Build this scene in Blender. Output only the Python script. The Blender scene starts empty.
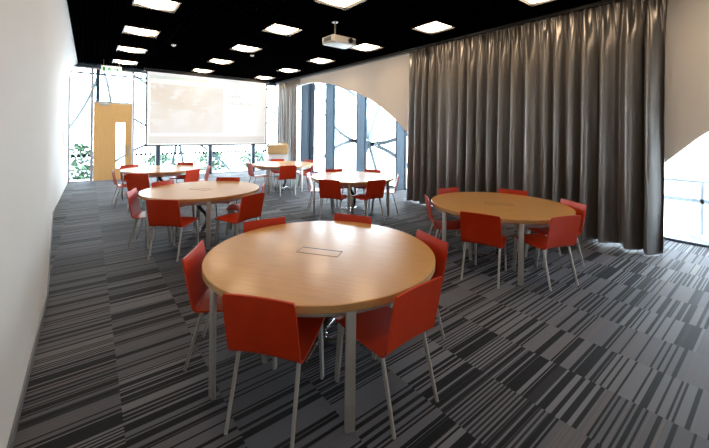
import bpy, bmesh, math, random
from mathutils import Vector, Matrix, noise
R = math.radians
SC = bpy.context.scene
COL = SC.collection
rng = random.Random(7)

# ------------------------------------------------------------------ materials
class NT:
    def __init__(s, name):
        s.m = bpy.data.materials.new(name); s.m.use_nodes = True
        s.t = s.m.node_tree; s.t.nodes.clear()
        s.out = s.n('ShaderNodeOutputMaterial')
    def n(s, typ, **kw):
        x = s.t.nodes.new(typ)
        for k, v in kw.items(): setattr(x, k, v)
        return x
    def put(s, sock, v):
        if hasattr(v, 'links') or isinstance(v, bpy.types.NodeSocket): s.t.links.new(v, sock)
        else:
            if hasattr(sock.default_value, '__len__') and not hasattr(v, '__len__'): v = (v,) * len(sock.default_value)
            if hasattr(sock.default_value, '__len__') and len(sock.default_value) == 4 and len(v) == 3: v = (*v, 1)
            sock.default_value = v
    def math(s, op, a, b=0.0, c=None):
        x = s.n('ShaderNodeMath', operation=op); s.put(x.inputs[0], a); s.put(x.inputs[1], b)
        if c is not None: s.put(x.inputs[2], c)
        return x.outputs[0]
    def mix(s, f, a, b, kind='MIX'):
        x = s.n('ShaderNodeMix', data_type='RGBA', blend_type=kind)
        s.put(x.inputs[0], f); s.put(x.inputs[6], a); s.put(x.inputs[7], b); return x.outputs[2]
    def comb(s, x=0., y=0., z=0.):
        c = s.n('ShaderNodeCombineXYZ'); s.put(c.inputs[0], x); s.put(c.inputs[1], y); s.put(c.inputs[2], z); return c.outputs[0]
    def white(s, x=0., y=0., z=0.):
        w = s.n('ShaderNodeTexWhiteNoise', noise_dimensions='3D'); s.put(w.inputs['Vector'], s.comb(x, y, z)); return w.outputs['Value']
    def obj(s):
        c = s.n('ShaderNodeTexCoord'); sp = s.n('ShaderNodeSeparateXYZ'); s.t.links.new(c.outputs['Object'], sp.inputs[0])
        return c.outputs['Object'], sp.outputs
    def noise(s, vec, scale, detail=3, rough=.5, stretch=None):
        if stretch:
            mp = s.n('ShaderNodeMapping'); s.t.links.new(vec, mp.inputs[0]); mp.inputs['Scale'].default_value = stretch; vec = mp.outputs[0]
        x = s.n('ShaderNodeTexNoise'); s.t.links.new(vec, x.inputs['Vector']); x.inputs['Scale'].default_value = scale
        x.inputs['Detail'].default_value = detail; x.inputs['Roughness'].default_value = rough; return x.outputs['Fac']
    def ramp(s, f, lo, hi):
        x = s.n('ShaderNodeMapRange'); s.put(x.inputs[0], f); x.inputs[1].default_value = lo; x.inputs[2].default_value = hi; return x.outputs[0]
    def bsdf(s, color, rough=.5, metal=0., coat=0., spec=.5, sheen=0., emis=None, es=0., normal=None, sub=0.):
        b = s.n('ShaderNodeBsdfPrincipled')
        s.put(b.inputs['Base Color'], color); s.put(b.inputs['Roughness'], rough); s.put(b.inputs['Metallic'], metal)
        b.inputs['Coat Weight'].default_value = coat; b.inputs['Coat Roughness'].default_value = .15
        b.inputs['Specular IOR Level'].default_value = spec; b.inputs['Sheen Weight'].default_value = sheen
        if emis is not None: s.put(b.inputs['Emission Color'], emis); b.inputs['Emission Strength'].default_value = es
        if normal is not None: s.t.links.new(normal, b.inputs['Normal'])
        s.t.links.new(b.outputs[0], s.out.inputs[0]); return b
    def bump(s, h, strength=.2, dist=.01):
        b = s.n('ShaderNodeBump'); s.put(b.inputs['Height'], h); b.inputs['Strength'].default_value = strength; b.inputs['Distance'].default_value = dist
        return b.outputs[0]

def plain(name, color, rough=.5, metal=0., coat=0., var=.06, vs=6., spec=.5, sheen=0., bump=0., bs=80.):
    t = NT(name); v, _ = t.obj()
    f = t.ramp(t.noise(v, vs), .3, .7)
    a = tuple(c * (1 - var) for c in color); b = tuple(min(1, c * (1 + var)) for c in color)
    nr = t.bump(t.noise(v, bs, 2), bump, .004) if bump else None
    t.bsdf(t.mix(f, a, b), rough, metal, coat, spec, sheen, normal=nr); return t.m

def make_carpet():
    t = NT('striped_carpet_tiles'); v, xyz = t.obj(); x, y = xyz[0], xyz[1]
    pitch = .515
    col = t.math('FLOOR', t.math('DIVIDE', t.math('SUBTRACT', x, .17), pitch))
    off = t.math('MULTIPLY', t.white(col, 3.3, 1.1), .5)
    row = t.math('FLOOR', t.math('ADD', t.math('DIVIDE', y, .5), off))
    tile = t.white(col, row, 5.5); tile2 = t.white(col, row, 9.2); tile3 = t.white(col, row, 12.7)
    # stripe layers: constant along x inside one tile column
    s1 = t.white(t.math('FLOOR', t.math('DIVIDE', y, .0125)), col, 1.7)
    s2 = t.white(t.math('FLOOR', t.math('DIVIDE', y, .023)), col, 2.7)
    s3 = t.white(t.math('FLOOR', t.math('DIVIDE', y, .07)), col, 3.7)
    d1 = t.math('LESS_THAN', s1, t.math('ADD', t.math('MULTIPLY', t.math('POWER', tile, 1.5), .40), .10))
    d2 = t.math('LESS_THAN', s2, t.math('ADD', t.math('MULTIPLY', tile2, .16), .08))
    d3 = t.math('LESS_THAN', s3, t.math('MULTIPLY', t.math('GREATER_THAN', tile3, .62), .16))
    fine = t.math('LESS_THAN', t.math('FRACT', t.math('DIVIDE', y, .026)), .5)
    fine = t.math('MULTIPLY', fine, t.math('LESS_THAN', tile2, .2))
    dark = t.math('MAXIMUM', t.math('MAXIMUM', d1, d2), t.math('MAXIMUM', t.math('MULTIPLY', d3, .9), t.math('MULTIPLY', fine, .9)))
    thread = t.white(t.math('FLOOR', t.math('DIVIDE', y, .005)), col, 8.1)
    g = t.mix(tile, CARPET_A, CARPET_B)
    g = t.mix(t.math('MULTIPLY', t.math('LESS_THAN', thread, .14), t.math('MULTIPLY', tile2, .7)), g, (.16, .12, .10))
    c = t.mix(dark, g, (.005, .0055, .008))
    nz = t.noise(v, 300, 2)
    t.bsdf(c, .7, spec=.10, sheen=.03, normal=t.bump(nz, .35, .003)); return t.m
CARPET_A = (.080, .083, .098); CARPET_B = (.150, .154, .176)

def make_wood(name, a, b, rough=.3, coat=.3, scale=3, stretch=(1, 14, 14)):
    t = NT(name); v, _ = t.obj()
    f = t.ramp(t.noise(v, scale, 6, .6, stretch), .3, .7)
    f2 = t.ramp(t.noise(v, 1.2, 2), .25, .75)
    c = t.mix(f, a, b); c = t.mix(t.math('MULTIPLY', f2, .25), c, tuple(k * .88 for k in a))
    t.bsdf(c, rough, coat=coat); return t.m

def make_curtain_mat():
    t = NT('grey_satin_curtain'); v, xyz = t.obj()
    f = t.noise(v, 400, 2); f2 = t.noise(v, 14, 2, .5, (1, 1, .08))
    c = t.mix(t.ramp(f2, .3, .7), (.21, .203, .20), (.28, .272, .268))
    b = t.bsdf(c, .31, .8, spec=.5, sheen=.15, normal=t.bump(f, .12, .002))
    return t.m

def make_glass():
    t = NT('clear_window_glass')
    tr = t.n('ShaderNodeBsdfTransparent'); tr.inputs[0].default_value = (.96, .98, .98, 1)
    gl = t.n('ShaderNodeBsdfGlossy'); gl.inputs['Roughness'].default_value = .02
    lw = t.n('ShaderNodeLayerWeight'); lw.inputs[0].default_value = .5
    fr = t.math('ADD', t.math('MULTIPLY', t.math('POWER', lw.outputs['Facing'], 5.0), .6), .03)
    mx = t.n('ShaderNodeMixShader'); t.t.links.new(fr, mx.inputs[0])
    t.t.links.new(tr.outputs[0], mx.inputs[1]); t.t.links.new(gl.outputs[0], mx.inputs[2]); t.t.links.new(mx.outputs[0], t.out.inputs[0])
    return t.m

def make_emit(name, color, strength, base=(.9, .9, .9)):
    t = NT(name); v, _ = t.obj()
    f = t.noise(v, 3, 1); t.bsdf(base, .5, emis=t.mix(t.math('MULTIPLY', f, .1), color, (1, 1, 1)), es=strength); return t.m

def make_slide():
    """the washed-out picture thrown on the screen: pale peach flower-like shapes, soft white blots"""
    t = NT('projected_slide_picture'); v, xyz = t.obj()
    n1 = t.ramp(t.noise(v, 1.1, 2, .5), .42, .60)
    n2 = t.ramp(t.noise(v, 1.9, 2, .5, (1, 1, 1.7)), .54, .57)
    c = t.mix(n1, (.92, .82, .70), (.98, .94, .88)); c = t.mix(n2, c, (1, .985, .96))
    low = t.ramp(xyz[2], -.35, -.85)
    c = t.mix(t.math('MULTIPLY', low, .7), c, (.93, .90, .91))
    right = t.ramp(xyz[0], -.2, 1.5); c = t.mix(t.math('MULTIPLY', right, .85), c, (1, .99, .97))
    t.bsdf((.34, .32, .30), .9, spec=.1, emis=c, es=SCREEN_E); return t.m
SCREEN_E = .62  # glow of screen and slide, standing in for the projector's light

M = {}
M['carpet'] = make_carpet()
M['wall'] = plain('white_wall_paint', (.57, .555, .535), .7, var=.015, vs=1.5, spec=.2, bump=.08, bs=120)
M['wall_warm'] = plain('lamp_warmed_wall_paint', (.76, .71, .65), .75, var=.02, vs=1.5, spec=.2, bump=.08, bs=120)  # off-white paint with the ceiling lamps' warmth mixed into its colour
M['ceiling'] = plain('black_ceiling_slats', (.0014, .0015, .0022), 1.0, var=.1, spec=.0)
M['black'] = plain('black_plastic', (.012, .012, .014), .45)
M['skirting'] = plain('grey_skirting', (.11, .115, .12), .5)
M['red'] = plain('red_lacquered_ply', (.47, .028, .002), .38, coat=.08, var=.05, vs=9, spec=.3)
M['steel'] = plain('silver_painted_steel', (.40, .39, .37), .38, .4, var=.03)
M['chrome'] = plain('chrome', (.75, .76, .78), .15, 1.0)
M['beech'] = make_wood('beech_tabletop', (.49, .248, .062), (.57, .312, .094), .30, .35)
M['beech_edge'] = make_wood('beech_edge_band', (.42, .225, .075), (.48, .27, .10), .4, .2)
M['door'] = make_wood('oak_door_veneer', (.66, .37, .13), (.74, .44, .17), .45, .1, 2.2, (14, 14, 1))
M['podium'] = make_wood('light_oak_panel', (.52, .32, .14), (.60, .39, .19), .45, .1, 2.2, (2, 8, 8))
M['white'] = plain('white_plastic', (.78, .77, .74), .4, var=.02)
M['podium_white'] = plain('white_laminate', (.75, .75, .76), .4, var=.02)
M['alu'] = plain('grey_aluminium', (.40, .42, .44), .4, .5)
M['fin'] = plain('blue_grey_steel', (.052, .068, .086), .7, .0, var=.05, spec=.08)
M['darksteel'] = plain('dark_steel', (.016, .022, .030), .8, .0, spec=.08)
M['curtain'] = make_curtain_mat()
M['glass'] = make_glass()
M['lamp'] = make_emit('warm_lamp_diffuser', (1.0, .70, .42), 13.0)
M['screen'] = make_emit('lit_white_screen', (1.0, .985, .96), SCREEN_E, (.5, .5, .5))
M['slide'] = make_slide()
M['slide_bar'] = make_emit('projected_beige_bar', (.90, .86, .83), SCREEN_E, (.32, .30, .29))
M['slide_green'] = make_emit('projected_green_heading', (.80, .90, .82), SCREEN_E, (.32, .34, .32))
M['slide_text'] = make_emit('projected_grey_text', (.80, .79, .77), SCREEN_E, (.32, .32, .32))
M['exit_face'] = make_emit('exit_sign_face', (.95, 1.0, .80), .9)
M['exit_green'] = make_emit('exit_sign_green', (.04, .38, .12), .45, (.02, .3, .1))
M['terrace'] = plain('pale_terrace_paving', (.78, .80, .82), .8, var=.05)
M['strap'] = plain('steel_strap', (.09, .125, .145), .5, .1)
M['leaf'] = plain('green_leaves', (.08, .145, .09), .8, var=.4, vs=7, spec=.1)
M['rail'] = plain('pale_railing_paint', (.17, .20, .23), .5)
M['plank'] = plain('grey_plank', (.13, .16, .19), .6)

# ------------------------------------------------------------------ mesh helpers
class MB:
    def __init__(s): s.b = bmesh.new(); s.mi = 0
    def face(s, vs):
        try: f = s.b.faces.new(vs); f.material_index = s.mi; return f
        except ValueError: return None
    def box(s, x0, x1, y0, y1, z0, z1, mat=None):
        c = [(x, y, z) for x in (x0, x1) for y in (y0, y1) for z in (z0, z1)]
        v = [s.b.verts.new(Vector(p) if mat is None else mat @ Vector(p)) for p in c]
        for q in ((0, 1, 3, 2), (4, 6, 7, 5), (0, 4, 5, 1), (2, 3, 7, 6), (0, 2, 6, 4), (1, 5, 7, 3)): s.face([v[i] for i in q])
        return s
    def tube(s, pts, r, seg=8, cap=True, flat=None):
        """sweep a round (or flat: (w,h)) section along pts"""
        pts = [Vector(p) for p in pts]; rings = []
        up0 = None
        for i, p in enumerate(pts):
            d = (pts[min(i + 1, len(pts) - 1)] - pts[max(i - 1, 0)]).normalized()
            if up0 is None:
                up0 = Vector((0, 0, 1)) if abs(d.z) < .95 else Vector((1, 0, 0))
            a = d.cross(up0).normalized(); b = a.cross(d).normalized(); up0 = b
            rr = r[i] if hasattr(r, '__len__') else r
            ring = []
            for k in range(seg):
                t = 2 * math.pi * (k + .5) / seg
                if flat: ca, cb = (1 if math.cos(t) > 0 else -1) * flat[0] / 2, (1 if math.sin(t) > 0 else -1) * flat[1] / 2
                else: ca, cb = rr * math.cos(t), rr * math.sin(t)
                ring.append(s.b.verts.new(p + a * ca + b * cb))
            rings.append(ring)
        for A, B in zip(rings, rings[1:]):
            for k in range(seg): s.face([A[k], A[(k + 1) % seg], B[(k + 1) % seg], B[k]])
        if cap: s.face(rings[0][::-1]); s.face(rings[-1])
        return s
    def bar(s, pts, w, h): return s.tube(pts, 0, 4, True, (w, h))
    def lathe(s, prof, cx=0, cy=0, seg=64):
        rings = []
        for r, z in prof:
            if r < 1e-6: rings.append([s.b.verts.new((cx, cy, z))])
            else: rings.append([s.b.verts.new((cx + r * math.cos(2 * math.pi * k / seg), cy + r * math.sin(2 * math.pi * k / seg), z)) for k in range(seg)])
        for A, B in zip(rings, rings[1:]):
            for k in range(seg):
                k2 = (k + 1) % seg
                if len(A) == 1 and len(B) == 1: continue
                if len(A) == 1: s.face([A[0], B[k2], B[k]])
                elif len(B) == 1: s.face([A[k], A[k2], B[0]])
                else: s.face([A[k], A[k2], B[k2], B[k]])
        return s
    def prism(s, poly, axis, a, b):
        """extrude a 2-D polygon along axis from a to b"""
        def P(u, v, w): return {'x': (w, u, v), 'y': (u, w, v), 'z': (u, v, w)}[axis]
        A = [s.b.verts.new(P(u, v, a)) for u, v in poly]; B = [s.b.verts.new(P(u, v, b)) for u, v in poly]
        s.face(A); s.face(B[::-1])
        n = len(poly)
        for i in range(n): s.face([A[i], B[i], B[(i + 1) % n], A[(i + 1) % n]])
        return s
    def done(s, name, mat, parent=None, loc=None, rz=0, smooth=True, bevel=0, angle=35, mats=None):
        bmesh.ops.recalc_face_normals(s.b, faces=s.b.faces)
        if bevel:
            es = [e for e in s.b.edges if len(e.link_faces) == 2 and e.calc_face_angle(0) > R(40)]
            bmesh.ops.bevel(s.b, geom=es, offset=bevel, segments=2, affect='EDGES', profile=.6, clamp_overlap=True)
        me = bpy.data.meshes.new(name); s.b.to_mesh(me); s.b.free()
        for m in (mats or [mat]): me.materials.append(m)
        if smooth:
            for p in me.polygons: p.use_smooth = True
            me.set_sharp_from_angle(angle=R(angle))
        o = bpy.data.objects.new(name, me); COL.objects.link(o)
        if parent: o.parent = parent
        if loc: o.location = loc
        o.rotation_euler.z = rz
        return o

def tag(o, label, cat, group=None, kind=None):
    if label: o['label'] = label
    if cat: o['category'] = cat
    if group: o['group'] = group
    if kind: o['kind'] = kind
    return o
def empty(name, loc, rz=0):
    o = bpy.data.objects.new(name, None); COL.objects.link(o); o.location = loc; o.rotation_euler.z = rz
    o.empty_display_size = .1; return o
def struct(o): o['kind'] = 'structure'; return o
KIDS = {}
def copy_tree(o, parent=None):
    c = o.copy(); COL.objects.link(c)
    if parent: c.parent = parent
    for ch in list(o.children): copy_tree(ch, c)
    return c

# ------------------------------------------------------------------ room
CH = 3.81; YE = 14.0; YB = -1.4; XG = 7.42; XR = 6.5
b = MB(); b.box(-.95, XG + .14, YB - .2, YE + .14, -.12, 0); struct(b.done('floor', M['carpet'], smooth=False))
# ceiling: slab with slats running the length of the room
b = MB(); b.box(-.95, XG + .2, YB - .2, YE + .2, CH + .06, CH + .16)
x = -.28
LX = (.868, 3.158, 5.449); LY = [12.841 - 2.1014 * k for k in range(7)]
HL = .30
def in_lamp_x(x): return any(abs(x - lx) < HL + .035 for lx in LX)
while x < XR - .03:
    if in_lamp_x(x):
        ys = sorted(LY); y0 = YB
        for ly in ys:
            if ly - HL - .03 > y0: b.box(x - .014, x + .014, y0, ly - HL - .03, CH, CH + .06)
            y0 = ly + HL + .03
        b.box(x - .014, x + .014, y0, YE, CH, CH + .06)
    else: b.box(x - .014, x + .014, YB, YE, CH, CH + .06)
    x += .075
struct(b.done('ceiling', M['ceiling'], smooth=False))
b = MB(); b.box(-.95, XG + .1, YB - .2, YB, 0, CH + .06); struct(b.done('wall_back', M['wall'], smooth=False))  # unseen wall, set close behind the camera to dim the near end

def interp(tab, t):
    for (a, va), (c, vc) in zip(tab, tab[1:]):
        if t <= c: 
            u = max(0, min(1, (t - a) / (c - a))); u = u * u * (3 - 2 * u) * .35 + u * .65
            return va + (vc - va) * u
    return tab[-1][1]
BASE = [(-3.2, -.32), (4.5, -.32), (5.1, -.35), (6.1, -.41), (7.0, -.455), (8.0, -.51), (9.0, -.56), (9.7, -.572), (10.75, -.555), (14, -.53)]
def wall_x(y, z):
    bx = interp(BASE, y); p = 2.2 if y < 8.5 else 2.2 + (y - 8.5) * 4.5
    return bx + (-.315 - bx) * (z / CH) ** min(p, 22)
# left wall, bulging at its foot
b = MB(); ys = [YB + (YE - YB) * i / 110 for i in range(111)]; zs = [CH * k / 28 for k in range(29)] + [CH + .06]
grid = [[b.b.verts.new((wall_x(y, min(z, CH)), y, z)) for z in zs] for y in ys]
back = [[b.b.verts.new((-.85, y, z)) for z in (0, CH + .06)] for y in ys]
for i in range(len(ys) - 1):
    for k in range(len(zs) - 1): b.face([grid[i][k], grid[i + 1][k], grid[i + 1][k + 1], grid[i][k + 1]])
    b.face([back[i][0], back[i][1], back[i + 1][1], back[i + 1][0]])
    b.face([grid[i][0], back[i][0], back[i + 1][0], grid[i + 1][0]]); b.face([grid[i][-1], grid[i + 1][-1], back[i + 1][1], back[i][1]])
for i in (0, -1): b.face([g for g in grid[i]] + [back[i][1], back[i][0]])
struct(b.done('wall_left', M['wall'], angle=60))
b = MB(); ys = [YB + (9.0 - YB) * i / 50 for i in range(51)]
sec = lambda y: [(wall_x(y, 0) + o, y, z) for o, z in ((.0, 0), (.012, 0), (.012, .075), (.0, .075))]
rings = [[b.b.verts.new(p) for p in sec(y)] for y in ys]
for A, B in zip(rings, rings[1:]):
    for k in range(4): b.face([A[k], A[(k + 1) % 4], B[(k + 1) % 4], B[k]])
b.face(rings[0]); b.face(rings[-1])
struct(b.done('baseboard_left', M['skirting'], smooth=False))

# right lining wall with its big arches
ARC = [(0, 3.53), (.4, 3.52), (.8, 3.48), (1.6, 3.35), (2.17, 3.19), (3.08, 2.91), (3.7, 2.66), (4.18, 2.42), (4.82, 2.0), (5.21, 1.69), (5.8, 1.05), (6.25, .35), (6.45, 0)]
def lin(tab, t):
    for (a, va), (c, vc) in zip(tab, tab[1:]):
        if t <= c: return va + (vc - va) * max(0, (t - a) / (c - a))
    return 0
def arch(y):
    d1 = abs(y - 11.3); d2 = abs(y - (6.84 - 11.3)); return max(0, lin(ARC, min(d1, d2)))
b = MB(); ys = [YB + (YE - YB) * i / 260 for i in range(261)]
V = [[b.b.verts.new((xx, y, z)) for xx, z in ((XR, arch(y)), (XR + .1, arch(y)), (XR + .1, CH + .06), (XR, CH + .06))] for y in ys]
for A, B in zip(V, V[1:]):
    for k in range(4): b.face([A[k], A[(k + 1) % 4], B[(k + 1) % 4], B[k]])
b.face(V[0]); b.face(V[-1])
struct(b.done('wall_right', M['wall_warm'], angle=30))
b = MB(); b.box(XR - .035, XR, YB, YE - .02, CH - .07, CH); struct(b.done('trim_1', M['alu'], smooth=False))

# end glazing: windows, door
def pane_unit(name, x0, x1, y0, y1, z0, z1, fw=.045, fd=.07, axis='x', mat='alu'):
    """glazed unit. axis x: spans x0..x1 at y0; axis y: spans y0..y1 at x0"""
    b = MB()
    if axis == 'x':
        b.box(x0, x0 + fw, y0, y0 + fd, z0, z1); b.box(x1 - fw, x1, y0, y0 + fd, z0, z1)
        b.box(x0 + fw, x1 - fw, y0, y0 + fd, z1 - fw, z1); b.box(x0 + fw, x1 - fw, y0, y0 + fd, z0, z0 + .035)
    else:
        b.box(x0, x0 + fd, y0, y0 + fw, z0, z1); b.box(x0, x0 + fd, y1 - fw, y1, z0, z1)
        b.box(x0, x0 + fd, y0 + fw, y1 - fw, z1 - fw, z1); b.box(x0, x0 + fd, y0 + fw, y1 - fw, z0, z0 + .035)
    f = struct(b.done(name, M[mat], smooth=False))
    b = MB()
    if axis == 'x': b.box(x0 + fw, x1 - fw, y0 + fd * .5 - .006, y0 + fd * .5 + .006, z0 + .035, z1 - fw)
    else: b.box(x0 + fd * .5 - .006, x0 + fd * .5 + .006, y0 + fw, y1 - fw, z0 + .035, z1 - fw)
    b.done('glass_pane', M['glass'], f, smooth=False)
    return f
def dots(parent, x0, x1, z=.84, y=YE + .022):
    b = MB(); x = x0
    while x < x1: b.box(x - .042, x + .042, y, y + .004, z - .045, z + .045); x += .14
    b.done('safety_dots', M['darksteel'], parent, smooth=False)
HZ = 3.72
xs = [-.53, .10, 1.17, 1.96, 3.75, 5.50, XG]
w = pane_unit('window_1', xs[0], xs[1] - .03, YE, 0, 0, HZ); dots(w, xs[0] + .12, xs[1] - .08)
for i, (a, c) in enumerate(((1.20, 1.91), (2.01, 3.70), (3.80, 5.45), (5.55, XG - .02))):
    w = pane_unit('window_%d' % (i + 2), a, c, YE, 0, 0, HZ, fw=.03); dots(w, a + .1, c - .05)
for x in (1.96, 3.75, 5.50):
    b = MB(); b.box(x - .05, x + .05, YE - .02, YE + .22, 0, CH + .04); struct(b.done('trim_2', M['fin'], smooth=False))
b = MB(); b.box(.16, .26, YE + .12, YE + .3, 0, CH + .04); struct(b.done('trim_3', M['fin'], smooth=False))
b = MB(); b.box(-.55, XG, YE + .0, YE + .10, HZ, CH + .06); struct(b.done('trim_4', M['fin'], smooth=False))
b = MB(); b.box(-.55, XG, YE + .02, YE + .10, 3.50, 3.55); struct(b.done('trim_5', M['fin'], smooth=False))
# door
dr = empty('door_1', (.10, YE, 0)); dr['kind'] = 'structure'
DW = 1.07; DH = 2.58
b = MB(); b.box(-.045, 0.0, -.03, .09, 0, 3.72); b.box(DW, DW + .045, -.03, .09, 0, 3.72); b.box(0, DW, -.02, .08, DH, DH + .05); b.box(0, DW, -.02, .08, 3.67, 3.72)
b.done('door_frame', M['alu'], dr, smooth=False)
b = MB(); vx0, vx1, vz0, vz1 = .615, .86, .40, 1.93
b.box(.006, vx0, .0, .045, .01, DH - .005); b.box(vx1, DW - .006, 0, .045, .01, DH - .005); b.box(vx0, vx1, 0, .045, .01, vz0); b.box(vx0, vx1, 0, .045, vz1, DH - .005)
leaf = b.done('door_leaf', M['door'], dr, smooth=False)
b = MB(); b.box(vx0, vx1, .018, .026, vz0, vz1); b.done('vision_panel', M['glass'], leaf, smooth=False)
b = MB(); b.box(.925, .975, -.012, 0, .78, 1.15); b.tube([(.95, -.012, 1.0), (.95, -.06, 1.0), (.85, -.06, 1.0)], .01); b.done('door_handle', M['steel'], leaf, bevel=0)
b = MB(); b.box(.16, .42, -.05, 0, 2.50, 2.56); b.tube([(.36, -.03, 2.565), (.62, -.13, 2.58), (.50, -.03, 2.60)], .008, 6); b.done('door_closer', M['alu'], leaf, bevel=0)
b = MB(); b.box(0, DW, .02, .03, DH + .05, 3.67); b.done('transom_glass', M['glass'], dr, smooth=False)

# right façade: glass line with deep fins
FY = [YB, -.5, 1.4, 3.3, 5.2, 7.09, 8.95, 10.85, 12.77, YE]
for i in range(len(FY) - 1):
    pane_unit('window_%d' % (i + 10), XG, 0, FY[i] + .03, FY[i + 1] - .03, 0, CH + .02, fw=.02, axis='y', mat='fin')
for y in FY[1:-1]:
    b = MB(); b.box(XG - .34, XG + .02, y - .028, y + .028, 0, CH + .04); struct(b.done('trim_6', M['fin'], smooth=False))
b = MB(); b.box(7.22, 7.41, 12.22, 12.34, 0, CH + .04); struct(b.done('trim_7', M['darksteel'], smooth=False))

# ------------------------------------------------------------------ outside
b = MB(); b.box(-14, 26, -14, 34, -.35, -.13); o = struct(b.done('ground', M['terrace'], smooth=False))
def arc3(p0, p1, bend, n=12):
    p0, p1 = Vector(p0), Vector(p1); m = (p0 + p1) / 2 + Vector(bend); out = []
    for i in range(n + 1):
        t = i / n; out.append(p0 * (1 - t) ** 2 + m * 2 * t * (1 - t) + p1 * t * t)
    return out
def star(hub, arms, label, w=.085):
    r = empty('facade_brace', hub); tag(r, label, 'facade brace', 'steel star braces outside the glass')
    H = Vector(hub)
    b = MB(); b.tube([(-.03, 0, 0), (.03, 0, 0)] if hub[0] > 7.8 else [(0, -.03, 0), (0, .03, 0)], .10, 16); b.done('hub_plate', M['strap'], r)
    for p, bend in arms:
        b = MB(); b.tube(arc3((0, 0, 0), Vector(p) - H, bend), 0, 4, True, (.03, w)); b.done('arm', M['strap'], r, smooth=False)
    return r
Y5 = 15.0
star((.3, Y5, 4.01), [((-.95, Y5, 1.1), (.45, 0, .1)), ((-1.2, Y5, 3.6), (0, 0, .25)), ((.62, Y5, 2.4), (.1, 0, .1)), ((2.2, Y5, 2.9), (.2, 0, .45)), ((.3, Y5, 5.2), (0, 0, 0))], 'steel brace crossing the glass above the wooden door')
star((2.79, Y5, 1.45), [((.75, Y5, .55), (0, 0, .35)), ((2.5, Y5, -.12), (0, 0, 0)), ((3.08, Y5, -.12), (0, 0, 0)), ((4.95, Y5, -.12), (-.2, 0, .65)), ((.8, Y5, 2.5), (0, 0, -.35)), ((2.5, Y5, 3.4), (0, 0, 0)), ((5.2, Y5, 2.7), (0, 0, -.4))], 'steel brace fanning out below the projection screen')
star((7.6, Y5, 2.3), [((5.6, Y5, 3.6), (0, 0, -.4)), ((5.9, Y5, -.12), (.1, 0, .6)), ((6.0, Y5, 1.9), (0, 0, .1)), ((7.9, Y5, -.12), (0, 0, 0))], 'steel brace outside the glass right of the projection screen')
X5 = 8.6
star((X5, 10.09, 1.25), [((X5, 9.1, 3.3), (0, .3, 0)), ((X5, 7.4, 1.95), (0, 0, -.35)), ((X5, 7.6, .30), (0, 0, .35)), ((X5, 9.5, -.1), (0, 0, .0)), ((X5, 10.8, -.1), (0, .0, .1)), ((X5, 13.4, .5), (0, -.3, .75)), ((X5, 13.4, 2.6), (0, 0, -.75)), ((X5, 10.9, 3.4), (0, -.3, 0))], 'star-shaped steel brace seen through the arched window', .15)
star((X5, 14.2, 3.9), [((X5, 11.0, 3.2), (0, 0, .55)), ((X5, 13.3, 1.9), (0, 0, 0)), ((X5, 12.5, 2.6), (0, 0, -.1))], 'steel brace curving across the top of the arched window', .11)

def shrub(name, loc, r, h, label, n=700, seed=1):
    g = random.Random(seed); root = empty(name, loc); tag(root, label, 'shrub', 'shrubs outside the end glazing')
    b = MB()
    for i in range(n):
        t = g.random() * 2 * math.pi; u = g.random() ** .5 * r; z = g.random() * h; u *= math.sin(math.pi * min(.97, .25 + .7 * z / h)) + .1
        c = Vector((u * math.cos(t), u * math.sin(t), z)); a = g.random() * 6.28; e = g.uniform(-.8, .8); s = g.uniform(.07, .14)
        d = Vector((math.cos(a) * math.cos(e), math.sin(a) * math.cos(e), math.sin(e))); p = d.cross(Vector((0, 0, 1))).normalized() * s * .5
        v = [b.b.verts.new(c - d * s), b.b.verts.new(c + p), b.b.verts.new(c + d * s), b.b.verts.new(c - p)]; b.face(v)
    b.done('foliage', M['leaf'], root, smooth=False)
    b = MB()
    for k in range(5):
        t = k * 1.256; b.tube([(0, 0, 0), (.2 * r * math.cos(t), .2 * r * math.sin(t), h * .4), (.6 * r * math.cos(t), .6 * r * math.sin(t), h * .85)], [.02, .014, .006], 6)
    b.done('stem', M['plank'], root)
for i, (x, y, r, h, lab) in enumerate(((-.25, 16.2, .55, 1.3, 'pale shrub outside the narrow pane left of the door'), (2.4, 16.8, .8, .75, 'low pale shrub outside, left of the screen post'),
        (4.6, 17.0, .9, .8, 'low pale shrub outside below the middle of the screen'), (6.8, 17.2, .8, .7, 'low pale shrub outside right of the screen'))):
    shrub('shrub', (x, y, -.13), r, h, lab, seed=i + 3)
# terrace rail and plank outside the right opening
rl = empty('terrace_railing', (8.9, -1.2, -.13)); tag(rl, 'pale terrace railing outside the right-hand opening', 'railing')
b = MB(); b.box(0, .05, 0, 4.4, .95, 1.0); b.done('top_rail', M['rail'], rl, smooth=False)
b = MB(); b.box(0, .06, 0, 4.4, .58, .66); b.done('mid_rail', M['rail'], rl, smooth=False)
for k in range(5):
    b = MB(); b.box(0, .05, k * 1.08, k * 1.08 + .05, 0, .95); b.done('post', M['rail'], rl, smooth=False)
b = MB(); b.bar([(0, 0, 0), (.80, .50, .0)], .13, .06); tag(b.done('plank', M['plank'], loc=(7.95, .62, -.10)), 'dark grey plank lying on the bright terrace outside', 'plank')

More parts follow.
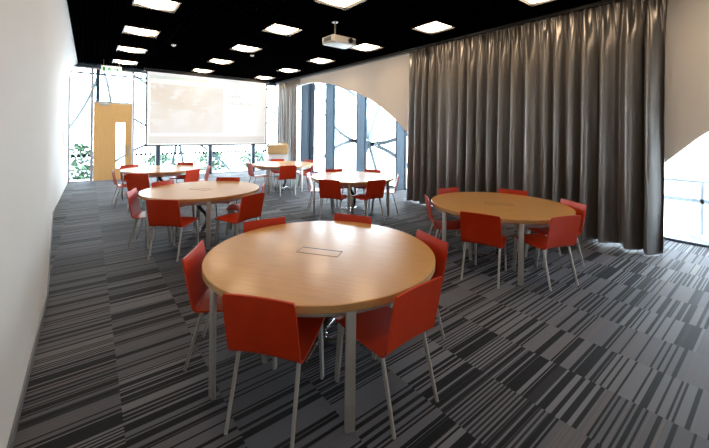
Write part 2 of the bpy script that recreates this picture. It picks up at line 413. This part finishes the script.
# ------------------------------------------------------------------ ceiling lights
lp = empty('ceiling_light', (0, 0, CH))
b = MB(); s = HL
b.box(-s - .02, s + .02, -s - .02, -s, 0, .05); b.box(-s - .02, s + .02, s, s + .02, 0, .05); b.box(-s - .02, -s, -s, s, 0, .05); b.box(s, s + .02, -s, s, 0, .05)
b.box(-s, s, -s, s, .045, .055)
b.done('frame', M['black'], lp, smooth=False)
b = MB(); n = 14; g = []
for i in range(n + 1):
    for k in range(n + 1):
        u, v = 2 * i / n - 1, 2 * k / n - 1
        g.append(b.b.verts.new((u * (s - .012), v * (s - .012), .036 - .085 * (1 - u * u) * (1 - v * v) ** .7)))
for i in range(n):
    for k in range(n): b.face([g[i * (n + 1) + k], g[(i + 1) * (n + 1) + k], g[(i + 1) * (n + 1) + k + 1], g[i * (n + 1) + k + 1]])
b.done('diffuser', M['lamp'], lp, angle=80)
ORD = ['first', 'second', 'third', 'fourth', 'fifth', 'sixth', 'seventh', 'eighth']
RN = ['row nearest the white wall', 'middle row', 'row nearest the curtain']
for r_, lx in enumerate(LX):
    for k, ly in enumerate(LY):
        o = lp if (r_ == 0 and k == 0) else copy_tree(lp)
        o.location = (lx, ly, CH)
        tag(o, 'square warm ceiling light, %s from the screen end in the %s' % (ORD[k], RN[r_]), 'ceiling light', 'square lights in the black ceiling')

def detector(loc, label):
    r = empty('smoke_detector', loc); tag(r, label, 'smoke detector', 'detectors on the ceiling')
    b = MB(); b.lathe([(0, 0), (.055, 0), (.055, -.02), (.04, -.035), (0, -.035)], seg=20); b.done('housing', M['white'], r)
    b = MB(); b.lathe([(0, -.035), (.018, -.035), (.014, -.05), (0, -.052)], seg=14); b.done('sensor', M['steel'], r)
detector((1.62, 9.35, CH), 'small white ceiling detector beside the row of lights by the white wall')
detector((3.55, 9.2, CH), 'small white ceiling detector beside the middle row of lights')

# ------------------------------------------------------------------ screen, projector, exit sign, lectern
sx0, sx1, sz0, sz1, sy = 1.50, 5.86, 1.15, 3.70, 13.5
sc_ = empty('projection_screen', ((sx0 + sx1) / 2, sy, sz0)); tag(sc_, 'wide white projection screen with a washed-out slide, hanging before the end glazing', 'projection screen')
hw = (sx1 - sx0) / 2; hh = sz1 - sz0
b = MB(); b.box(-hw + .045, hw - .045, -.004, .004, .03, hh); b.done('screen_fabric', M['screen'], sc_, smooth=False)
for sx_ in (-hw, hw - .045):
    b = MB(); b.box(sx_, sx_ + .045, -.006, .006, .0, hh); b.done('side_border', M['black'], sc_, smooth=False)
b = MB(); b.box(-hw - .02, hw + .02, -.02, .02, -.02, .03); b.done('bottom_bar', M['black'], sc_, smooth=False)
b = MB(); b.box(-hw - .06, hw + .06, -.07, .07, hh, CH - sz0); b.done('screen_case', M['black'], sc_, smooth=False)
b = MB(); b.box(-1.22, 1.22, -.0015, .0015, -.87, .87); b.done('slide_picture', M['slide'], sc_, loc=(-hw + .14 + 1.22, -.0065, 1.30), smooth=False)
b = MB(); b.box(-hw + .1, hw - .1, -.007, -.0045, .08, .34); b.done('slide_footer', M['slide_bar'], sc_, smooth=False)
b = MB(); b.box(-hw + .1, -hw + 2.1, -.007, -.0045, hh - .22, hh - .10); b.done('slide_heading', M['slide_green'], sc_, smooth=False)
tx = .62
for z, hgt, wd in ((2.02, .05, .28), (1.84, .13, .36), (1.56, .12, .85), (.66, .05, .72), (.52, .07, 1.20)):
    x = tx; b = MB()
    g = random.Random(int(z * 100))
    while x < tx + wd:
        ww = hgt * g.uniform(.5, .8); b.box(x, x + ww, -.0065, -.0045, z, z + hgt * g.choice((.7, 1, .75))); x += ww + hgt * .25
    b.done('text_line', M['slide_text'], sc_, smooth=False)

pj = empty('projector', (3.80, 5.38, 3.38)); tag(pj, 'white ceiling projector hanging on a short rod', 'projector')
b = MB(); b.prism([(-.28, -.17), (-.24, -.20), (.24, -.20), (.28, -.17), (.28, .17), (.22, .2), (-.22, .2), (-.28, .17)], 'z', 0, .13); body = b.done('body', M['white'], pj, bevel=.012)
b = MB(); b.tube([(.12, -.195, .065), (.12, -.225, .065)], .05, 20); ln = b.done('lens_ring', M['black'], pj)
b = MB(); b.tube([(.12, -.224, .065), (.12, -.23, .065)], .034, 20); b.done('lens', M['darksteel'], ln)
b = MB()
for k in range(7): b.box(-.285, -.279, -.12 + k * .035, -.10 + k * .035, .03, .10)
for k in range(5): b.box(.19 + k * .014, .197 + k * .014, -.204, -.198, .03, .10)
b.done('vent', M['skirting'], pj, smooth=False)
b = MB(); b.tube([(-.1, 0, .155), (-.1, 0, CH - 3.38)], .016, 10); b.done('hanging_rod', M['steel'], pj)
b = MB(); b.box(-.2, 0, -.1, .1, .13, .155); b.done('mount_plate', M['steel'], pj, smooth=False)
b = MB(); b.tube([(-.1, 0, CH - 3.38 - .012), (-.1, 0, CH - 3.38)], .06, 18); b.done('ceiling_rose', M['steel'], pj)

ex = empty('exit_sign', (.52, 12.75, 3.44)); tag(ex, 'green and white running man exit sign hanging above the door', 'exit sign')
b = MB(); b.box(-.25, .25, -.02, .02, 0, .19); b.done('sign_box', M['exit_face'], ex, bevel=.006)
b = MB(); b.box(-.2, -.19, -.008, .008, .19, CH - 3.44); b.box(.19, .2, -.008, .008, .19, CH - 3.44); b.done('hanger', M['steel'], ex, smooth=False)
b = MB(); yy0, yy1 = -.024, -.0205
b.box(-.22, -.155, yy0, yy1, .03, .16)                                   # doorway
for poly in ([(-.10, .12), (-.04, .13), (-.02, .09), (-.05, .075), (-.09, .085)], [(-.05, .085), (-.02, .09), (.0, .03), (-.02, .03)], [(-.09, .09), (-.06, .08), (-.09, .035), (-.12, .04)],
             [(-.04, .13), (-.03, .115), (.01, .10), (.01, .112)], [(-.10, .12), (-.09, .105), (-.13, .09), (-.135, .1)]): b.prism(poly, 'y', yy0, yy1)
b.prism([(-.06 + .018 * math.cos(k * .785), .15 + .018 * math.sin(k * .785)) for k in range(8)], 'y', yy0, yy1)
b.prism([(.05, .08), (.13, .08), (.13, .05), (.21, .095), (.13, .14), (.13, .11), (.05, .11)], 'y', yy0, yy1)
b.done('pictogram', M['exit_green'], ex, smooth=False)

le = empty('lectern', (5.80, 12.25, 0), R(-30)); tag(le, 'wooden-topped lectern with white front beside the far curtain', 'lectern')
b = MB(); b.box(-.36, .36, -.2, .2, 0, .82); b.done('body', M['podium_white'], le, bevel=.006)
b = MB(); b.box(-.38, .38, -.23, .22, .82, 1.17); b.done('top_panel', M['podium'], le, bevel=.008)
b = MB(); b.prism([(-.22, 1.17), (.2, 1.17), (.2, 1.24)], 'x', -.33, .33); b.done('reading_ledge', M['podium'], le, smooth=False)

b = MB(); b.box(0, .012, -.035, .035, 0, .27); t_ = b.done('wall_plate', M['alu'], loc=(wall_x(11.85, 1.45), 11.85, 1.33), bevel=.003)
tag(t_, 'small grey wall plate on the white wall near the narrow pane', 'wall plate')

# ------------------------------------------------------------------ curtains
def curtain(name, y0, y1, x, ztop, folds, amp, seed, label, nz=26):
    g = random.Random(seed); root = empty(name, (x, y0, 0)); tag(root, label, 'curtain')
    L = y1 - y0; n = int(folds * 16)
    # irregular fold phase
    ph = [0.]
    for i in range(n): ph.append(ph[-1] + 2 * math.pi * folds / n * (1 + 1.0 * noise.noise(Vector((i * .045, seed, 0)))))
    b = MB(); G = []
    zs = [0.03 + (ztop - .03) * (k / nz) ** .9 for k in range(nz + 1)]
    for i in range(n + 1):
        y = L * i / n; row = []
        for k, z in enumerate(zs):
            t = z / ztop
            low = 1 - t
            a = amp * (.55 + .45 * low) * (.75 + .5 * noise.noise(Vector((i * .03, 7.1, seed)))+.12)
            p = ph[i] + .7 * low * noise.noise(Vector((y * 1.3, z * .5, seed)))
            o = a * math.sin(p) + .3 * a * math.sin(2.0 * p + 1.3 + 1.5 * noise.noise(Vector((y, 3.3, seed))))
            # gathers at the heading: finer pleats
            hd = max(0, (t - .80) / .20) ** 1.3
            fine = .022 * math.sin(ph[i] * 3.0 + 2 * noise.noise(Vector((y * 4, 0, seed))))
            o = o * (1 - .62 * hd) + fine * hd * 1.2
            # swagged creases below the heading
            o += .02 * math.sin(z * 9 + 3 * math.sin(ph[i] * .5)) * max(0, 1 - abs(t - .86) / .14) * noise.noise(Vector((y * 2, z * 2, seed + 3)))*1.6
            yy = y + .03 * math.cos(p) * (1 - hd)
            zz = z + (.012 * math.sin(ph[i] * .31 + seed) if k == 0 else 0) + (.012 * math.sin(ph[i] * 3.0) if k == nz else 0)
            row.append(b.b.verts.new((o, yy, zz)))
        G.append(row)
    for A, B in zip(G, G[1:]):
        for k in range(nz): b.face([A[k], B[k], B[k + 1], A[k + 1]])
    Bk = [[b.b.verts.new((v.co.x + .006, v.co.y, v.co.z)) for v in row] for row in G]
    for A, B in zip(Bk, Bk[1:]):
        for k in range(nz): b.face([A[k], A[k + 1], B[k + 1], B[k]])
    for A, B, C_, D in [(G[i], G[i + 1], Bk[i], Bk[i + 1]) for i in range(n)]:
        for k in (0, nz): b.face([A[k], B[k], D[k], C_[k]])
    for i in (0, n):
        for k in range(nz): b.face([G[i][k], G[i][k + 1], Bk[i][k + 1], Bk[i][k]])
    b.done('drape', M['curtain'], root, angle=70)
    b = MB(); b.tube([(0, 0, ztop - .03), (0, .008, ztop + .012), (0, 0, ztop + .028)], .006, 5)
    hk = b.done('hook', M['steel'], root, loc=(0, .05, 0), smooth=False); y = .24
    while y < L - .02:
        c = hk.copy(); COL.objects.link(c); c.location = (0, y, 0); y += .19
    return root
curtain('curtain', 1.05, 5.93, 6.33, 3.725, 20, .12, 3, 'long grey satin curtain hanging from ceiling to floor along the right wall')
curtain('curtain', 11.85, 13.42, 6.36, 3.725, 9, .07, 11, 'narrow grey curtain gathered in the far corner beside the projection screen')
b = MB(); b.box(6.34, 6.38, .8, 13.75, CH - .055, CH); tag(b.done('curtain_rail', M['black'], smooth=False), 'black curtain rail fixed along the ceiling edge above the grey curtains', 'curtain rail')

# ------------------------------------------------------------------ tables
def rrect(w, h): return [(-w, -h), (w, -h), (w, h), (-w, h)]
def make_table(loc, rz, legs, name='round_table'):
    root = empty(name, loc)
    b = MB(); zt = .74; Rr = .9
    b.lathe([(0, zt), (Rr - .004, zt), (Rr, zt - .004)], seg=96); b.mi = 1
    b.lathe([(Rr, zt - .004), (Rr, zt - .044), (Rr - .004, zt - .048)], seg=96); b.mi = 1
    b.lathe([(Rr - .004, zt - .048), (0, zt - .048)], seg=96)
    bmesh.ops.remove_doubles(b.b, verts=b.b.verts, dist=1e-5)
    top = b.done('tabletop', None, root, rz=rz, mats=[M['beech'], M['beech_edge']])
    b = MB(); ri, ro = .80, .815; z0, z1 = .63, zt - .048
    b.lathe([(ri, z1), (ro, z1), (ro, z0), (ri, z0), (ri, z1)], seg=72); b.done('apron_ring', M['steel'], root)
    # cable hatch: dark slot beside a thin-gapped lid
    h = MB(); h.box(-.17, .17, -.055, .055, .0, .0015); hatch = h.done('cable_hatch', M['beech'], root, loc=(-.05, -.034, zt), rz=R(-55), smooth=False)
    h = MB(); h.box(-.175, .175, .055, .071, 0, .0018); h.box(-.175, -.1715, -.058, .055, 0, .0018); h.box(.1715, .175, -.058, .055, 0, .0018); h.box(-.1715, .1715, -.058, -.056, 0, .0018)
    h.done('hatch_slot', M['black'], hatch, smooth=False)
    for a in legs:
        t = R(a); m = Matrix.Rotation(t, 4, 'Z'); b = MB()
        b.box(.872, .896, -.029, .029, .004, zt - .048, m); b.done('leg', M['steel'], root, bevel=.004)
    # cable spine
    b = MB(); P = []
    for i in range(29):
        t = i / 28; z = .06 + t * .62; P.append(Vector((.09 * math.sin(t * math.pi * 1.9), .03 * math.sin(t * 5), z)))
    for i in range(28):
        p = P[i]; q = P[i + 1]; d = (q - p); b.tube([p + d * .08, p + d * .92], .034, 10)
    b.tube(P, .02, 8); b.done('cable_spine', M['black'], root)
    b = MB()
    for k in range(4):
        t = R(35 + 90 * k); b.tube([(0, 0, .03), (.3 * math.cos(t), .3 * math.sin(t), .012)], .009, 8)
    b.lathe([(0, .0), (.055, 0), (.05, .05), (.0, .06)], seg=20); b.done('spine_foot', M['chrome'], root)
    return root
TB = {'A': ((1.51, 2.346), (8, 67, 186, 248), 'large round beech table in the foreground with six red chairs'),
      'B': ((4.46, 2.474), (45, 163, 225, 345), 'round beech table beside the long grey curtain'),
      'C': ((1.49, 5.977), (21, 81, 201, 261), 'round beech table directly behind the foreground table, pale in the daylight'),
      'D': ((1.48, 9.67), (10, 90, 160, 222), 'far round beech table in front of the wooden door and screen'),
      'E': ((4.54, 5.867), (48, 108, 168, 228, 288, 348), 'round beech table standing in front of the arched window'),
      'F': ((4.55, 9.25), (39, 98, 219, 279), 'farthest round beech table in front of the lectern')}
for k, (c, legs, lab) in TB.items():
    o = make_table((c[0], c[1], 0), R({'A': -55, 'B': -20}.get(k, -40)), legs)
    tag(o, lab, 'table', 'round beech tables')

# ------------------------------------------------------------------ chairs
def sheet(prof, widths, th, nx=8, dish=0.):
    """bent plywood sheet: prof (x,z) centre line, half widths, thickness"""
    b = MB(); N = len(prof); top = []; bot = []
    for i, (x, z) in enumerate(prof):
        a = Vector(prof[max(i - 1, 0)]); c = Vector(prof[min(i + 1, N - 1)]); d = (c - a).normalized(); nrm = Vector((-d.y, d.x))
        r1, r2 = [], []
        for k in range(nx + 1):
            u = 2 * k / nx - 1; y = u * widths[i]; off = dish * (u * u - .33)
            px, pz = x + nrm.x * off, z + nrm.y * off
            r1.append(b.b.verts.new((px + nrm.x * th / 2, y, pz + nrm.y * th / 2))); r2.append(b.b.verts.new((px - nrm.x * th / 2, y, pz - nrm.y * th / 2)))
        top.append(r1); bot.append(r2)
    for i in range(N - 1):
        for k in range(nx):
            b.face([top[i][k], top[i + 1][k], top[i + 1][k + 1], top[i][k + 1]]); b.face([bot[i][k], bot[i][k + 1], bot[i + 1][k + 1], bot[i + 1][k]])
        b.face([top[i][0], bot[i][0], bot[i + 1][0], top[i + 1][0]]); b.face([top[i][nx], top[i + 1][nx], bot[i + 1][nx], bot[i][nx]])
    for k in range(nx):
        b.face([top[0][k], top[0][k + 1], bot[0][k + 1], bot[0][k]]); b.face([top[-1][k], bot[-1][k], bot[-1][k + 1], top[-1][k + 1]])
    return b
def make_chair():
    root = empty('shell_chair', (0, 0, 0))
    # local: +x is where the seat faces, origin on the floor under the top edge of the back
    bend = []; cx, cz, r = .112, .474, .045
    a0, a1 = R(193), R(268)
    for i in range(9):
        a = a0 + (a1 - a0) * i / 8; bend.append((cx + r * math.cos(a), cz + r * math.sin(a)))
    x0, z0 = bend[0]
    back = [(0.0, .80), (.003, .785), (.023, .68), (.043, .58)] + bend
    wb = [.211, .219, .222, .223] + [.223] * 9
    sheet(back, wb, .012, 8, -.010).done('backrest', M['red'], root, angle=50)
    xe, ze = bend[-1]
    seat = [(xe + .0005, ze), (.20, .426), (.32, .424), (.43, .432), (.50, .440), (.545, .439), (.566, .430), (.576, .415)]
    ws = [.223, .220, .212, .206, .202, .199, .194, .184]
    sheet(seat, ws, .012, 8, -.006).done('seat', M['red'], root, angle=50)
    for sy_ in (-1, 1):
        b = MB(); b.tube([(.125, sy_ * .190, .424), (.012, sy_ * .200, .005)], [.0125, .0105], 12); b.done('leg', M['steel'], root, angle=60)
        b = MB(); P_ = [(.515, .424, .026), (.560, .006, .018)]; vs = []
        for px_, pz_, w_ in P_: vs.append([b.b.verts.new((px_ + dx_, sy_ * .178 + dy_, pz_)) for dx_, dy_ in ((-w_, -.009), (w_, -.009), (w_, .009), (-w_, .009))])
        for k in range(4): b.face([vs[0][k], vs[0][(k + 1) % 4], vs[1][(k + 1) % 4], vs[1][k]])
        b.face(vs[0]); b.face(vs[1]); b.done('leg', M['steel'], root, bevel=.003)
    b = MB(); b.box(.12, .52, -.188, -.168, .408, .417); b.box(.12, .52, .168, .188, .408, .417); b.box(.2, .23, -.17, .17, .406, .416); b.box(.44, .47, -.17, .17, .408, .418)
    b.done('seat_frame', M['steel'], root, smooth=False)
    return root
G6 = 'red shell chairs around the round tables'
CHAIRS = [
 # foreground table
 (.730, 1.770, 38, 'red chair at the foreground table, near left, its back fully in view'),
 (1.550, 1.340, 93, 'red chair at the foreground table, lowest right one, turned sideways with seat in view'),
 (2.380, 1.935, 166, 'red chair at the right rim of the foreground table, only its slanted back edge showing'),
 (2.275, 2.935, 209, 'red chair behind the foreground table on its right far side, back top showing'),
 (1.430, 3.310, 266, 'red chair behind the foreground table on its left far side, back top showing'),
 (.640, 2.800, 329, 'red chair at the left end of the foreground table, seen edge-on'),
 # curtain table
 (3.470, 2.140, 18, 'red chair at the curtain table, near left, square back towards the viewer'),
 (4.150, 1.510, 71, 'red chair at the curtain table, near right, back corner beside the table rim'),
 (5.140, 1.790, 150, 'red chair at the right end of the curtain table, nearest the long curtain fold'),
 (5.390, 2.740, 196, 'red chair behind the curtain table, right of centre, only its top against the curtain'),
 (4.660, 3.450, 262, 'red chair behind the curtain table, left of centre, only its top against the curtain'),
 (3.740, 3.120, 318, 'red chair at the left end of the curtain table, seen side-on'),
 # second table behind the foreground
 (.755, 5.000, 48, 'orange-red chair at the second left table, near left, back facing the viewer'),
 (1.850, 4.700, 114, 'dark red chair at the second left table, near right, seat pointing left'),
 (2.340, 5.490, 152, 'red chair at the right end of the second left table, thin edge of back showing'),
 (2.130, 6.700, 236, 'red chair behind the second left table on its right, narrow strip of back'),
 (1.040, 6.830, 300, 'red chair behind the second left table on its left, mostly hidden by the tabletop'),
 (.510, 6.060, 340, 'red chair at the left end of the second left table, edge-on with slim silver legs'),
 # far table by the door
 (.790, 8.300, 57, 'red chair at the far table by the door, near left, back facing the viewer'),
 (.820, 10.42, 290, 'red chair behind the far table by the door, on its left, thin strip showing'),
 (2.130, 10.42, 238, 'red chair behind the far table by the door, on its right under the screen'),
 (1.880, 8.400, 128, 'pinkish red chair at the far table by the door, near right'),
 (2.430, 9.200, 176, 'red chair at the right end of the far table by the door, tall narrow back'),
 (.420, 9.350, 4, 'red chair at the left end of the far table, beside the wooden door'),
 # table by the arched window
 (3.560, 5.320, 30, 'dark red chair at the arched-window table, near left, square back'),
 (4.290, 4.800, 88, 'dark red chair at the arched-window table, near right, square back'),
 (4.707, 6.812, 260, 'red chair behind the arched-window table, on its left, thin top strip'),
 (5.439, 6.230, 204, 'red chair behind the arched-window table, on its right, thin top strip'),
 (3.789, 6.497, 320, 'red chair at the left end of the arched-window table, edge-on'),
 (5.264, 5.192, 138, 'red chair at the right end of the arched-window table, edge-on'),
 # farthest table
 (4.140, 8.122, 76, 'red chair at the farthest table, front one with back to the viewer'),
 (3.531, 9.286, 358, 'pale red chair at the left end of the farthest table'),
 (4.800, 10.20, 255, 'red chair behind the farthest table, in front of the lectern'),
 (5.386, 8.665, 147, 'pale red chair at the right end of the farthest table, near the arched window'),
 (5.540, 9.450, 188, 'red chair at the far right of the farthest table, partly behind its neighbour'),
]
ch0 = make_chair()
for i, (x, y, a, lab) in enumerate(CHAIRS):
    o = ch0 if i == 0 else copy_tree(ch0)
    o.location = (x, y, 0); o.rotation_euler.z = R(a); tag(o, lab, 'chair', G6)

# ------------------------------------------------------------------ sky light, camera, colour
W = bpy.data.worlds.new('World'); SC.world = W; W.use_nodes = True
nt = W.node_tree; nt.nodes.clear()
o_ = nt.nodes.new('ShaderNodeOutputWorld'); bg = nt.nodes.new('ShaderNodeBackground'); nt.links.new(bg.outputs[0], o_.inputs[0])
bg.inputs[0].default_value = (.80, .91, 1.0, 1); bg.inputs[1].default_value = 17.0

f, y0p, yaw, roll, Hc = 339.7126, 131.899, .6627, .0104, 1.7053
cam = bpy.data.cameras.new('Camera'); co = bpy.data.objects.new('Camera', cam); COL.objects.link(co); SC.camera = co
cam.sensor_fit = 'HORIZONTAL'; cam.sensor_width = 36; cam.lens = f / 709 * 36; cam.clip_start = .02
cam.shift_x = 0; cam.shift_y = -(224 - y0p) / 709
co.location = (0, 0, Hc)
fw = Vector((math.sin(yaw), math.cos(yaw), 0)); rt = Vector((math.cos(yaw), -math.sin(yaw), 0)); up = Vector((0, 0, 1))
# image rotated clockwise by roll: camera rolled the other way
cr = rt * math.cos(roll) + up * math.sin(roll); cu = -rt * math.sin(roll) + up * math.cos(roll)
m = Matrix((( cr.x, cu.x, -fw.x), (cr.y, cu.y, -fw.y), (cr.z, cu.z, -fw.z)))
co.rotation_euler = m.to_euler()
SC.view_settings.view_transform = 'Standard'; SC.view_settings.look = 'None'; SC.view_settings.exposure = 0.0; SC.view_settings.gamma = 1
SC.view_settings.use_curve_mapping = False
